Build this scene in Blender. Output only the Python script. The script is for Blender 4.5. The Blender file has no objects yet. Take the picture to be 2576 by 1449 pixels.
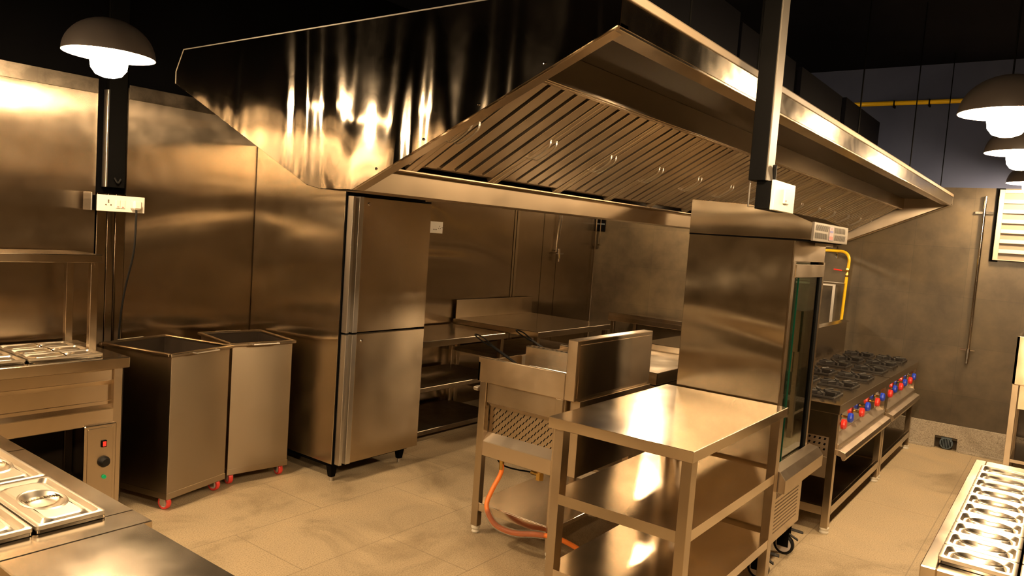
import bpy, bmesh, math, random
from mathutils import Vector, Matrix
from mathutils.geometry import tessellate_polygon
random.seed(7)
sc = bpy.context.scene
COL = sc.collection
H = 1.8
# ------------------------------------------------------------------ camera
yaw, pit, rol, FPX = 6.41279765e-01, -7.47328251e-02, 7.09103625e-02, 1885.64732
fw = Vector((math.cos(yaw)*math.cos(pit), math.sin(yaw)*math.cos(pit), math.sin(pit)))
r0 = Vector((math.sin(yaw), -math.cos(yaw), 0)); u0 = r0.cross(fw)
rt = r0*math.cos(rol) + u0*math.sin(rol); up = -r0*math.sin(rol) + u0*math.cos(rol)
cd = bpy.data.cameras.new('camera'); cam = bpy.data.objects.new('camera', cd); COL.objects.link(cam)
cam.matrix_world = Matrix(((rt.x, up.x, -fw.x, 0), (rt.y, up.y, -fw.y, 0), (rt.z, up.z, -fw.z, H), (0, 0, 0, 1)))
cd.sensor_fit = 'HORIZONTAL'; cd.sensor_width = 36; cd.lens = FPX*36/2576; cd.clip_start = .02; cd.clip_end = 60
sc.camera = cam
# ------------------------------------------------------------------ world, exposure
w = bpy.data.worlds.new('world'); sc.world = w; w.use_nodes = True
w.node_tree.nodes['Background'].inputs[0].default_value = (.5, .45, .42, 1)
w.node_tree.nodes['Background'].inputs[1].default_value = 0.0
vs = sc.view_settings
vs.view_transform = 'Standard'; vs.look = 'None'; vs.gamma = 1; vs.use_curve_mapping = False; vs.exposure = 0.0
sc.cycles.use_denoising = True
sc.cycles.sample_clamp_indirect = 8
sc.cycles.max_bounces = 8; sc.cycles.glossy_bounces = 5; sc.cycles.diffuse_bounces = 2
BULB = 385.0
LAMPCOL = (1.0, .69, .385)

# ------------------------------------------------------------------ materials
def newmat(n):
    m = bpy.data.materials.new(n); m.use_nodes = True
    nt = m.node_tree; return m, nt, nt.nodes, nt.links, nt.nodes['Principled BSDF']
def flat(n, c, rough=.5, metal=0, emit=None, es=1, coat=0, spec=.5, trans=0, ior=1.5):
    m, nt, N, L, b = newmat(n)
    b.inputs['Base Color'].default_value = (*c, 1); b.inputs['Roughness'].default_value = rough
    b.inputs['Metallic'].default_value = metal; b.inputs['Specular IOR Level'].default_value = spec; b.inputs['IOR'].default_value = ior
    if coat: b.inputs['Coat Weight'].default_value = coat; b.inputs['Coat Roughness'].default_value = .1
    if trans: b.inputs['Transmission Weight'].default_value = trans
    if emit: b.inputs['Emission Color'].default_value = (*emit, 1); b.inputs['Emission Strength'].default_value = es
    return m
def tex_coord(N, L, scale, kind='Object'):
    tc = N.new('ShaderNodeTexCoord'); mp = N.new('ShaderNodeMapping')
    mp.inputs['Scale'].default_value = scale
    L.new(tc.outputs[kind], mp.inputs['Vector']); return mp.outputs['Vector']
def noise(N, L, vec, sc_, det=2, rough=.5, dist=0):
    n = N.new('ShaderNodeTexNoise'); n.inputs['Scale'].default_value = sc_
    n.inputs['Detail'].default_value = det; n.inputs['Roughness'].default_value = rough
    n.inputs['Distortion'].default_value = dist; L.new(vec, n.inputs['Vector']); return n.outputs['Fac']
def ramp(N, L, fac, stops):
    r = N.new('ShaderNodeValToRGB'); e = r.color_ramp.elements
    while len(e) < len(stops): e.new(.5)
    for i, (p, c) in enumerate(stops):
        e[i].position = p; e[i].color = (*c, 1) if len(c) == 3 else c
    L.new(fac, r.inputs['Fac']); return r.outputs['Color']
def mrange(N, L, v, a, b, c, d):
    m = N.new('ShaderNodeMapRange')
    for k, x in zip(('From Min', 'From Max', 'To Min', 'To Max'), (a, b, c, d)): m.inputs[k].default_value = x
    L.new(v, m.inputs['Value']); return m.outputs['Result']
def bump(N, L, h, dist, nrm=None, st=1.0):
    b = N.new('ShaderNodeBump'); b.inputs['Distance'].default_value = dist; b.inputs['Strength'].default_value = st
    L.new(h, b.inputs['Height'])
    if nrm is not None: L.new(nrm, b.inputs['Normal'])
    return b.outputs['Normal']
def steel(n, col=(.62, .585, .53), rough=(.16, .26), aniso=.75, rot=0.0, wave=0.0, wscale=(1, 1, 1), wfreq=1.2, smudge=6, dist=.6, grain=0, gs=(2, 2, 90), dirt=0.0):
    """brushed or polished sheet steel: smudged roughness, grain, and a slow buckle of the sheet"""
    m, nt, N, L, b = newmat(n)
    b.inputs['Metallic'].default_value = 1
    v = tex_coord(N, L, (1, 1, 1))
    s = noise(N, L, v, smudge, 4, .6)
    L.new(mrange(N, L, s, .3, .7, *rough), b.inputs['Roughness'])
    if dirt:
        s2 = noise(N, L, v, 9, 6, .7, .3)
        c = ramp(N, L, s2, [(.42, col), (.62, tuple(k*(1-dirt) for k in col))]); L.new(c, b.inputs['Base Color'])
    else: b.inputs['Base Color'].default_value = (*col, 1)
    b.inputs['Anisotropic'].default_value = aniso; b.inputs['Anisotropic Rotation'].default_value = rot
    g = N.new('ShaderNodeNewGeometry'); cr = N.new('ShaderNodeVectorMath'); cr.operation = 'CROSS_PRODUCT'
    cr.inputs[1].default_value = (0, 0, 1); L.new(g.outputs['Normal'], cr.inputs[0])
    ad = N.new('ShaderNodeVectorMath'); ad.operation = 'ADD'; ad.inputs[1].default_value = (.02, .001, 0)
    L.new(cr.outputs[0], ad.inputs[0]); L.new(ad.outputs[0], b.inputs['Tangent'])
    nr = None
    if wave:
        vw = tex_coord(N, L, wscale)
        nr = bump(N, L, noise(N, L, vw, wfreq, 1.2, .4, dist), wave)
    if grain:
        vg = tex_coord(N, L, gs)
        nr = bump(N, L, noise(N, L, vg, 14, 3, .6), grain, nr)
    if nr is not None: L.new(nr, b.inputs['Normal'])
    return m
M = {}
SC = (.54, .44, .315)
M['steel'] = steel('brushed steel', SC, rough=(.19, .25), aniso=.95, rot=.25, wave=.006, wscale=(1.2, 1.2, .6), wfreq=1.3)
M['steel_top'] = steel('brushed worktop steel', (.64, .56, .45), rough=(.15, .21), aniso=.2, rot=0, wave=.0012, wfreq=1.6)
M['lid'] = steel('satin lid steel', (.76, .70, .60), rough=(.32, .36), aniso=0, wave=0)
M['steel_dull'] = steel('dull steel frame', (.45, .37, .27), rough=(.19, .25), aniso=.88, rot=.25, wave=.002, wfreq=2)
M['steel_dark'] = steel('smudged strip and shaded shelf steel', (.26, .22, .17), rough=(.30, .45), aniso=.3, rot=0, wave=.002, wfreq=3, dirt=.3)  # smudged wall strip; on the table shelves its dark tone is painted shade
M['steel_filter'] = steel('filter steel', (.58, .50, .40), rough=(.28, .38), aniso=.5, wave=.003, wfreq=3)
M['hood_end'] = steel('buckled mirror steel', (.56, .50, .42), rough=(.04, .075), aniso=.82, rot=.25, wave=.040, wscale=(1, 2.3, .40), wfreq=1.7, dist=.4, dirt=.12)
M['hood_inner'] = steel('inner hood steel', (.56, .47, .355), rough=(.19, .25), aniso=.96, rot=.25, wave=.0006, wfreq=1.5)
M['gutter'] = steel('gutter steel', (.34, .265, .18), rough=(.29, .34), aniso=.3, rot=.25, wave=.0006, wfreq=1.5)
M['hood_rim'] = steel('smeared rim steel', (.46, .40, .31), rough=(.15, .22), aniso=.985, rot=.25, wave=.0003, wfreq=2, smudge=18, dirt=.2)
M['wall_steel'] = steel('wavy wall cladding steel', (.47, .385, .285), rough=(.19, .25), aniso=.98, rot=0, wave=.032, wscale=(.35, 1, 1.3), wfreq=1.25, dist=1.0, dirt=.06)
M['polished'] = steel('polished pan steel', (.74, .69, .60), rough=(.05, .10), aniso=0, wave=0)
M['oven_side'] = steel('buckled oven side steel', (.60, .51, .375), rough=(.18, .245), aniso=.97, rot=0, wave=.022, wscale=(1, .4, 1.5), wfreq=1.5)
M['fridge'] = steel('brushed fridge steel', SC, rough=(.21, .255), aniso=.98, rot=.25, wave=.006, wscale=(1.5, 1, .5), wfreq=1.2)
M['bin'] = steel('bin steel', (.36, .295, .215), rough=(.30, .36), aniso=.93, rot=.25, wave=.004, wfreq=2)
M['alu'] = flat('satin aluminium trim', (.62, .60, .57), .32, 1)
M['black'] = flat('matt black paint', (.002, .002, .002), .6, spec=.05)
M['blackgap'] = flat('dark gap', (.002, .002, .002), .8, spec=.05)
M['duct'] = flat('black duct paint', (.004, .004, .007), .6, spec=.08)
M['iron'] = flat('cast iron', (.025, .023, .022), .42, .3)
M['rubber'] = flat('black rubber', (.007, .007, .007), .5, spec=.2)
M['red'] = flat('red plastic', (.75, .03, .02), .3, coat=.5)
M['redwheel'] = flat('red polyurethane', (.80, .06, .05), .35)
M['greywheel'] = flat('pale wheel hub', (.55, .5, .48), .4)
M['blue'] = flat('blue plastic', (.01, .05, .60), .3, coat=.5)
M['green'] = flat('green lamp lens', (.0, .30, .10), .25, emit=(0, .5, .15), es=.25)
M['redlamp'] = flat('lit red rocker', (.8, .03, .02), .3, emit=(1, .05, .03), es=.5)
M['brass'] = flat('brass', (.55, .36, .10), .3, 1)
M['orange'] = flat('orange hose rubber', (.80, .20, .03), .4)
M['sleeve'] = flat('clear plastic sleeve', (.9, .88, .85), .25, trans=.95, ior=1.1)
M['yellow'] = flat('yellow gas pipe paint', (.88, .56, .01), .35, coat=.3)
M['post_lit'] = flat('lit post face', (.085, .075, .06), .5)
M['film'] = flat('matt protective film', (.17, .13, .085), .6)
M['white'] = flat('white plastic', (.80, .76, .68), .35)
M['dot'] = flat('dark socket hole', (.10, .06, .04), .6)
M['cream'] = flat('cream painted metal', (.40, .35, .27), .5)
M['louvre'] = flat('louvre back', (.17, .145, .11), .6)
M['chrome'] = flat('chrome', (.75, .73, .70), .1, 1)
M['foot'] = flat('white nylon foot', (.72, .68, .58), .5)
M['shade_out'] = flat('dark lamp enamel', (.07, .06, .055), .38)
M['shade_in'] = flat('white lamp enamel', (.85, .82, .76), .5)
M['grate'] = flat('blue grey drain grate', (.09, .12, .15), .5)
M['stone_hole'] = flat('rough hole', (.05, .035, .02), .9)
M['sticker'] = flat('badge plate', (.20, .16, .18), .4)
M['dimblue'] = flat('faded blue print', (.07, .08, .22), .5)
M['dimred'] = flat('faded red print', (.35, .07, .06), .5)
M['inside'] = flat('shade dark interior', (.022, .016, .011), .5, spec=.2)  # near-black colour stands in for shade in interiors and recesses
m, nt, N, L, b = newmat('clear glass'); b.inputs['Transmission Weight'].default_value = 1; b.inputs['Roughness'].default_value = 0.0; b.inputs['IOR'].default_value = 1.45; b.inputs['Base Color'].default_value = (.60, .68, .60, 1); M['glass'] = m
M['glass_edge'] = flat('green glass edge', (.003, .05, .028), .15)
m, nt, N, L, b = newmat('glowing bulb'); b.inputs['Base Color'].default_value = (1, .9, .8, 1); b.inputs['Emission Color'].default_value = (*LAMPCOL, 1); b.inputs['Emission Strength'].default_value = BULB; M['bulb'] = m

def granite(n, base, dark, light, tile=None, joint=(.10, .075, .05)):
    m, nt, N, L, b = newmat(n)
    v = tex_coord(N, L, (1, 1, 1))
    f1 = noise(N, L, v, 130, 3, .8); f2 = noise(N, L, v, 1.6, 5, .65, .8)
    c1 = ramp(N, L, f1, [(.30, dark), (.48, base), (.75, light)])
    c2 = ramp(N, L, f2, [(.32, (.50, .46, .40)), (.50, (.92, .90, .86)), (.68, (1.05, 1.0, .92))])
    mx = N.new('ShaderNodeMix'); mx.data_type = 'RGBA'; mx.blend_type = 'MULTIPLY'; mx.inputs['Factor'].default_value = .8
    L.new(c1, mx.inputs['A']); L.new(c2, mx.inputs['B']); out = mx.outputs['Result']
    L.new(mrange(N, L, f2, .3, .7, .38, .62), b.inputs['Roughness'])
    if tile:
        bt = N.new('ShaderNodeTexBrick'); bt.offset = .5
        for k, x in (('Scale', 1), ('Mortar Size', .0035), ('Mortar Smooth', .2), ('Brick Width', tile[0]), ('Row Height', tile[1])): bt.inputs[k].default_value = x
        L.new(v, bt.inputs['Vector'])
        m2 = N.new('ShaderNodeMix'); m2.data_type = 'RGBA'; L.new(bt.outputs['Fac'], m2.inputs['Factor'])
        m3 = N.new('ShaderNodeMath'); m3.operation = 'MULTIPLY'; m3.inputs[1].default_value = .55; L.new(bt.outputs['Fac'], m3.inputs[0]); L.new(m3.outputs[0], m2.inputs['Factor'])
        L.new(out, m2.inputs['A']); m2.inputs['B'].default_value = (*joint, 1); out = m2.outputs['Result']
    L.new(out, b.inputs['Base Color'])
    return m
M['floor'] = granite('beige granite floor', (.53, .43, .285), (.24, .18, .11), (.70, .59, .42), (1.2, .6), (.22, .17, .11))
M['skirting'] = granite('grey granite skirting', (.38, .34, .28), (.10, .08, .06), (.6, .55, .47))
def tilewall():
    m, nt, N, L, b = newmat('dark slate wall tile')
    tc = N.new('ShaderNodeTexCoord'); sp = N.new('ShaderNodeSeparateXYZ'); L.new(tc.outputs['Object'], sp.inputs[0])
    cb = N.new('ShaderNodeCombineXYZ'); L.new(sp.outputs['Y'], cb.inputs['X']); L.new(sp.outputs['Z'], cb.inputs['Y'])
    ad = N.new('ShaderNodeVectorMath'); ad.operation = 'ADD'; ad.inputs[1].default_value = (-.355, .40, 0); L.new(cb.outputs[0], ad.inputs[0])
    bt = N.new('ShaderNodeTexBrick'); bt.offset = 0
    for k, x in (('Scale', 1), ('Mortar Size', .0014), ('Mortar Smooth', .1), ('Brick Width', .47), ('Row Height', .47), ('Bias', 0)): bt.inputs[k].default_value = x
    bt.inputs['Color1'].default_value = (.066, .052, .032, 1); bt.inputs['Color2'].default_value = (.080, .063, .040, 1); bt.inputs['Mortar'].default_value = (.045, .036, .024, 1)
    L.new(ad.outputs[0], bt.inputs['Vector'])
    f = noise(N, L, tc.outputs['Object'], 3.2, 6, .6, .1)
    c2 = ramp(N, L, f, [(.32, (.55, .52, .47)), (.5, (.92, .89, .84)), (.70, (1.30, 1.25, 1.14))])
    mx = N.new('ShaderNodeMix'); mx.data_type = 'RGBA'; mx.blend_type = 'MULTIPLY'; mx.inputs['Factor'].default_value = 1
    L.new(bt.outputs['Color'], mx.inputs['A']); L.new(c2, mx.inputs['B']); L.new(mx.outputs['Result'], b.inputs['Base Color'])
    L.new(mrange(N, L, f, .3, .7, .45, .33), b.inputs['Roughness'])
    return m
M['tile'] = tilewall()
def painted(n, a, b_, rough=.6):
    m, nt, N, L, b = newmat(n); v = tex_coord(N, L, (1, 1, 1))
    L.new(ramp(N, L, noise(N, L, v, 1.3, 4, .6), [(.35, a), (.65, b_)]), b.inputs['Base Color']); b.inputs['Roughness'].default_value = rough; b.inputs['Specular IOR Level'].default_value = .04
    return m
M['darkwall'] = painted('blue black wall paint', (.060, .074, .135), (.075, .092, .16))  # dark blue paint, lightened so its colour carries the lamp glow
M['blackwall'] = painted('black wall paint', (.0007, .0007, .001), (.0012, .0012, .0016), .8)
M['ceiling'] = painted('black ceiling paint', (.006, .007, .011), (.009, .010, .015), .8)
M['roomwall'] = painted('warm plaster behind the camera', (.045, .032, .018), (.10, .07, .04))

# ------------------------------------------------------------------ geometry helpers
OFF = {}
class MB:
    def __init__(s): s.v = []; s.f = []; s.m = []; s.s = []
    def add(s, vs, fs, mi=0, sm=False):
        o = len(s.v); s.v += [tuple(p) for p in vs]
        for f in fs: s.f.append(tuple(i+o for i in f)); s.m.append(mi); s.s.append(sm)
        return s
    def box(s, x0, x1, y0, y1, z0, z1, mi=0):
        if x0 > x1: x0, x1 = x1, x0
        if y0 > y1: y0, y1 = y1, y0
        if z0 > z1: z0, z1 = z1, z0
        return s.add([(x, y, z) for z in (z0, z1) for y in (y0, y1) for x in (x0, x1)],
                     [(0, 2, 3, 1), (4, 5, 7, 6), (0, 1, 5, 4), (2, 6, 7, 3), (0, 4, 6, 2), (1, 3, 7, 5)], mi)
    def prism(s, poly, axis, a, b, mi=0):
        """poly in the two remaining axes, extruded along axis from a to b"""
        def P(p, t):
            return {'x': (t, p[0], p[1]), 'y': (p[0], t, p[1]), 'z': (p[0], p[1], t)}[axis]
        n = len(poly)
        return s.add([P(p, a) for p in poly] + [P(p, b) for p in poly],
                     [tuple(range(n))[::-1], tuple(range(n, 2*n))] + [(i, (i+1) % n, n+(i+1) % n, n+i) for i in range(n)], mi)
    def frust(s, c0, h0, c1, h1, mi=0):
        """box whose ends are rectangles centred c0, c1 (z differs) with half sizes h0, h1"""
        vs = [(c[0]+sx*h[0], c[1]+sy*h[1], c[2]) for c, h in ((c0, h0), (c1, h1)) for sx, sy in ((-1, -1), (1, -1), (1, 1), (-1, 1))]
        return s.add(vs, [(3, 2, 1, 0), (4, 5, 6, 7)] + [(i, (i+1) % 4, 4+(i+1) % 4, 4+i) for i in range(4)], mi)
    def beam(s, p0, p1, w, t, upv=(0, 0, 1), mi=0):
        p0 = Vector(p0); p1 = Vector(p1); d = (p1-p0).normalized(); r = d.cross(Vector(upv)).normalized(); u = r.cross(d)
        vs = [p + r*a*w/2 + u*b*t/2 for p in (p0, p1) for a, b in ((-1, -1), (1, -1), (1, 1), (-1, 1))]
        return s.add(vs, [(3, 2, 1, 0), (4, 5, 6, 7)] + [(i, (i+1) % 4, 4+(i+1) % 4, 4+i) for i in range(4)], mi)
    def tube(s, pts, r, seg=10, mi=0, caps=True, sm=True):
        pts = [Vector(p) for p in pts]; n = len(pts); rings = []
        t0 = (pts[1]-pts[0]).normalized(); a = Vector((0, 0, 1)) if abs(t0.z) < .9 else Vector((1, 0, 0))
        nrm = t0.cross(a).normalized()
        for i, p in enumerate(pts):
            t = (pts[min(i+1, n-1)]-pts[max(i-1, 0)]).normalized()
            nrm = (nrm - t*nrm.dot(t)).normalized(); bn = t.cross(nrm)
            rr = r[i] if isinstance(r, (list, tuple)) else r
            rings.append([p + (nrm*math.cos(2*math.pi*k/seg) + bn*math.sin(2*math.pi*k/seg))*rr for k in range(seg)])
        vs = [q for g in rings for q in g]
        fs = [(i*seg+k, i*seg+(k+1) % seg, (i+1)*seg+(k+1) % seg, (i+1)*seg+k) for i in range(n-1) for k in range(seg)]
        s.add(vs, fs, mi, sm)
        if caps: s.add(rings[0], [tuple(range(seg))[::-1]], mi); s.add(rings[-1], [tuple(range(seg))], mi)
        return s
    def lathe(s, prof, c=(0, 0, 0), axis='z', seg=24, mi=0, sm=True):
        """prof: (radius, height) pairs"""
        vs = []
        for r, h in prof:
            for k in range(seg):
                a = 2*math.pi*k/seg; x, y = r*math.cos(a), r*math.sin(a)
                q = {'z': (x, y, h), 'y': (x, h, y), 'x': (h, x, y)}[axis]
                vs.append((q[0]+c[0], q[1]+c[1], q[2]+c[2]))
        fs = [(i*seg+k, i*seg+(k+1) % seg, (i+1)*seg+(k+1) % seg, (i+1)*seg+k) for i in range(len(prof)-1) for k in range(seg)]
        return s.add(vs, fs, mi, sm)
    def build(s, name, mats, parent=None, bevel=.0015, structure=False):
        me = bpy.data.meshes.new(name)
        off = OFF.get(parent.name, Vector((0, 0, 0))) if parent else Vector((0, 0, 0))
        me.from_pydata([(Vector(p)-off) for p in s.v], [], s.f); me.update()
        bm = bmesh.new(); bm.from_mesh(me); bmesh.ops.recalc_face_normals(bm, faces=bm.faces)
        for e in bm.edges:
            if len(e.link_faces) != 2 or e.calc_face_angle(0) > math.radians(32): e.smooth = False
        bm.to_mesh(me); bm.free()
        if isinstance(mats, str): mats = [mats]
        for k in mats: me.materials.append(M[k])
        me.polygons.foreach_set('material_index', s.m); me.polygons.foreach_set('use_smooth', s.s); me.update()
        o = bpy.data.objects.new(name, me); COL.objects.link(o)
        if parent: o.parent = parent
        OFF[o.name] = off
        if bevel:
            bv = o.modifiers.new('edges', 'BEVEL'); bv.width = bevel; bv.segments = 1; bv.limit_method = 'ANGLE'; bv.angle_limit = math.radians(50)
        if structure: o['kind'] = 'structure'
        return o
def tag(o, label, cat, group=None):
    o['label'] = label; o['category'] = cat
    if group: o['group'] = group
    return o
def thing(name, label, cat, loc=(0, 0, 0), rotz=0, group=None, local=False):
    o = bpy.data.objects.new(name, None); COL.objects.link(o); o.location = loc; o.rotation_euler = (0, 0, rotz)
    o.empty_display_size = .1
    OFF[o.name] = Vector((0, 0, 0)) if local else Vector(loc)
    return tag(o, label, cat, group)
def dup(root, loc, rotz=None, label=None, group=None):
    r = root.copy(); COL.objects.link(r); r.location = loc
    if rotz is not None: r.rotation_euler = (0, 0, rotz)
    if label: r['label'] = label
    if group: r['group'] = group
    for ch in list(root.children):
        c = ch.copy(); COL.objects.link(c); c.parent = r
        for g in list(ch.children):
            d = g.copy(); COL.objects.link(d); d.parent = c
    return r
def arc(c, r, a0, a1, n, plane='xz'):
    out = []
    for i in range(n+1):
        a = math.radians(a0+(a1-a0)*i/n); u, v = r*math.cos(a), r*math.sin(a)
        out.append({'xz': (c[0]+u, c[1], c[2]+v), 'yz': (c[0], c[1]+u, c[2]+v), 'xy': (c[0]+u, c[1]+v, c[2])}[plane])
    return out
def smooth_path(pts, n=8):
    P = [Vector(p) for p in pts]; P = [P[0]*2-P[1]] + P + [P[-1]*2-P[-2]]; out = []
    for i in range(1, len(P)-2):
        for k in range(n):
            t = k/n; a, b_, c, d = P[i-1], P[i], P[i+1], P[i+2]
            out.append(.5*((2*b_) + (c-a)*t + (2*a-5*b_+4*c-d)*t*t + (3*b_-a-3*c+d)*t**3))
    out.append(P[-2]); return out

# ------------------------------------------------------------------ room
XW, YW, ZC = 8.30, 4.93, 3.70
X0, Y0 = -6.0, -3.5
MB().box(X0-.2, XW+.2, Y0-.2, YW+.2, -.1, 0).build('floor', 'floor', bevel=0, structure=True)
MB().box(X0-.2, XW+.2, Y0-.2, YW+.2, ZC, ZC+.1).build('ceiling', 'ceiling', bevel=0, structure=True)
wf = MB(); wf.box(XW, XW+.1, .92, YW, .1, 2.52); wf.box(XW, XW+.1, Y0, .92, .1, 2.52)
wall_far = wf.build('wall_far', 'tile', bevel=0, structure=True)
MB().box(XW, XW+.1, Y0, YW, 2.52, ZC).build('upper_wall', 'darkwall', wall_far, bevel=0)
MB().box(X0-.1, X0, Y0, YW, 0, ZC).build('wall_near', 'roomwall', bevel=0, structure=True)
MB().box(X0, XW, Y0-.1, Y0, 0, ZC).build('wall_right', 'roomwall', bevel=0, structure=True)
wl = MB().box(X0, XW, YW+.02, YW+.12, 0, ZC).build('wall_left', 'blackwall', bevel=0, structure=True)
# steel cladding sheets on the left wall, each its own sheet with its own buckle
for a, b_ in ((-2.2, -.2), (-.195, 2.19), (2.38, 3.36), (3.365, 5.0), (5.005, 6.56), (6.66, 7.13), (7.14, 7.43), (7.44, XW)):
    MB().box(a, b_, YW, YW+.019, 0, 2.54).build('cladding_panel', 'wall_steel', wl, bevel=0)
for a, b_ in ((2.20, 2.26), (2.265, 2.31), (2.315, 2.375), (6.565, 6.60), (6.61, 6.655)):
    MB().box(a, b_, YW-.006, YW+.019, 0, 2.50 if a > 3 else 1.86).build('cover_strip', 'steel_dull', wl)
MB().box(-2.2, 2.19, YW-.004, YW, 2.47, 2.56).build('top_strip', 'steel_dark', wl)
MB().box(2.38, 6.5, YW-.004, YW, 2.47, 2.56).build('top_strip', 'steel_dark', wl)
# granite skirting with the hole for the drain
sk = MB(); sk.box(XW-.02, XW+.1, .93, YW, 0, .25); sk.box(XW-.02, XW+.1, Y0, .74, 0, .25); sk.box(XW-.02, XW+.1, .74, .93, .125, .25)
sk.build('baseboard_far', 'skirting', structure=True)
MB().box(XW-.05, XW-.02, .3, .72, 0, .02).box(XW-.05, XW-.02, .95, 1.6, 0, .02).build('trim_1', 'skirting', structure=True)
t = thing('floor_drain', 'round blue-grey slotted drain grate set in the hole in the granite skirting', 'drain', (XW-.01, .83, 0))
MB().box(XW+.06, XW+.09, .74, .93, 0, .125).build('hole_back', 'stone_hole', t)
g = MB(); g.lathe([(0, -.012), (.052, -.012), (.058, -.006), (.058, .004), (0, .004)], (XW-.005, .83, .062), 'x', 24)
for k in range(-3, 4):
    hh = math.sqrt(.045**2-(k*.013)**2); g.box(XW-.020, XW-.0165, .83+k*.013-.003, .83+k*.013+.003, .062-hh, .062+hh, 1)
g.box(XW-.008, XW+.0, .785, .875, .055, .118)
g.build('grate', ['grate', 'blackgap'], t, bevel=0)
# dark trunking and switch plates on the left wall
t = thing('cable_trunking', 'black vertical cable trunking on the steel wall above the socket plate', 'trunking', (2.28, YW, 1.9))
MB().box(2.235, 2.345, YW-.05, YW-.008, 1.9, 3.7).build('channel', 'black', t)
MB().box(2.222, 2.233, YW-.06, YW-.006, 1.9, 2.5).build('edge_strip', 'alu', t)
cl = MB(); cl.tube(smooth_path([(2.27, YW-.07, 1.96), (2.29, YW-.075, 1.93), (2.31, YW-.07, 1.955)]), .006)
cl.build('cable_knot', 'rubber', t, bevel=0)
t = thing('socket_box', 'white twin socket plate with switches beneath the black trunking', 'socket', (2.33, 4.84, 1.8))
MB().box(2.135, 2.42, 4.80, YW-.01, 1.752, 1.846).build('back_box', 'black', t)
MB().box(2.105, 2.112, 4.79, 4.90, 1.75, 1.86).box(2.112, 2.135, 4.893, 4.90, 1.75, 1.86).build('bracket', 'alu', t)
MB().box(2.14, 2.43, 4.788, 4.80, 1.750, 1.850).build('plate', 'white', t)
d = MB()
for x, z in ((2.205, 1.818), (2.205, 1.807), (2.190, 1.790), (2.220, 1.790)): d.lathe([(0, 0), (.0045, 0), (.0045, .002)], (x, 4.785, z), 'y', 10)
d.build('socket_holes', 'dot', t, bevel=0)
for x in (2.262, 2.291):
    s_ = MB().box(x-.013, x+.013, 4.782, 4.789, 1.772, 1.822).build('switch', 'white', t)
    MB().box(x-.006, x+.006, 4.7805, 4.7822, 1.779, 1.782).build('marker', 'red', s_, bevel=0)
t = thing('plug', 'white three-pin plug with a black lead in the socket plate', 'plug', (2.36, 4.75, 1.8))
MB().box(2.335, 2.392, 4.735, 4.788, 1.768, 1.828).build('plug_body', 'white', t, bevel=.012)
p = MB().tube(smooth_path([(2.362, 4.755, 1.768), (2.362, 4.755, 1.72), (2.366, 4.78, 1.5), (2.352, 4.85, 1.25), (2.340, 4.88, 1.0), (2.34, 4.89, .6), (2.35, 4.89, .3)]), .0065)
p.build('lead', 'rubber', t, bevel=0)
t = thing('socket_plate', 'small white socket plate on the steel wall just right of the refrigerator', 'socket', (5.36, YW, 1.78))
MB().box(5.22, 5.40, YW-.014, YW, 1.735, 1.845).build('plate', 'white', t)
d = MB()
for x, z in ((5.355, 1.803), (5.343, 1.782), (5.367, 1.782), (5.39, 1.79), (5.29, 1.77), (5.31, 1.77), (5.27, 1.77)): d.box(x-.004, x+.004, YW-.0155, YW-.0135, z-.004, z+.004)
d.build('socket_holes', 'dot', t, bevel=0)
# chrome tap on the steel wall near the corner
t = thing('corner_tap', 'chrome pipe and tap on the steel wall near the far corner', 'tap', (7.42, YW, 1.55))
MB().tube([(7.405, YW-.03, 2.06), (7.375, YW-.03, 1.60)], .010).tube([(7.46, YW-.03, 2.06), (7.42, YW-.03, 1.75)], .008).build('pipe', 'chrome', t, bevel=0)
MB().box(7.34, 7.50, YW-.06, YW-.05, 1.575, 1.59).build('lever', 'chrome', t)
MB().tube([(7.40, YW-.05, 1.64), (7.40, YW-.06, 1.52)], .020).tube([(7.40, YW-.06, 1.52), (7.405, YW-.06, 1.49)], .012).tube([(7.40, YW, 1.61), (7.40, YW-.06, 1.61)], .012).build('tap_body', 'chrome', t, bevel=0)
t = thing('corner_conduit', 'thin metal conduit running down in the far corner by the tiled wall', 'pipe', (XW-.05, YW-.05, 0))
MB().tube([(XW-.04, YW-.03, 2.2), (XW-.04, YW-.03, .02)], .010).tube([(XW-.04, YW-.09, 2.2), (XW-.04, YW-.09, 1.72)], .006).build('pipe', 'chrome', t, bevel=0)
MB().box(XW-.06, XW-.03, YW-.11, YW-.07, 1.70, 1.72).build('clamp', 'chrome', t)
t = thing('vent_grille', 'small dark square vent high on the tiled wall in the corner', 'vent', (XW, 4.87, 1.97))
MB().box(XW-.012, XW, 4.79, 4.915, 1.885, 2.045).build('frame', 'black', t)
MB().box(XW-.016, XW-.012, 4.80, 4.905, 1.97, 1.985).build('slat', 'grate', t)
# louvred vent, chrome riser and hose tap on the far wall
t = thing('louvre_vent', 'cream louvred wall vent with horizontal slats at the right end of the tiled wall', 'vent', (XW, .3, 2.2))
MB().box(XW-.03, XW, .02, .615, 1.86, 2.50).build('back_plate', 'louvre', t)
MB().box(XW-.05, XW-.02, .59, .63, 1.855, 2.505).box(XW-.05, XW-.02, 0, .59, 2.475, 2.505).box(XW-.05, XW-.02, 0, .59, 1.855, 1.862).build('frame', 'cream', t)
for k in range(6):
    z = 1.925+k*.092
    MB().prism([(XW-.03, z+.035), (XW-.055, z), (XW-.05, z-.006), (XW-.025, z+.028)], 'y', .01, .59).build('slat', 'cream', t)
MB().box(XW-.012, XW, .59, .66, 1.84, 2.52).build('trim_2', 'blackgap', bevel=0, structure=True)
t = thing('water_riser', 'chrome water pipe with a tap running down the tiled wall beside the louvre vent', 'pipe', (XW-.04, .70, .9))
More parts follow.
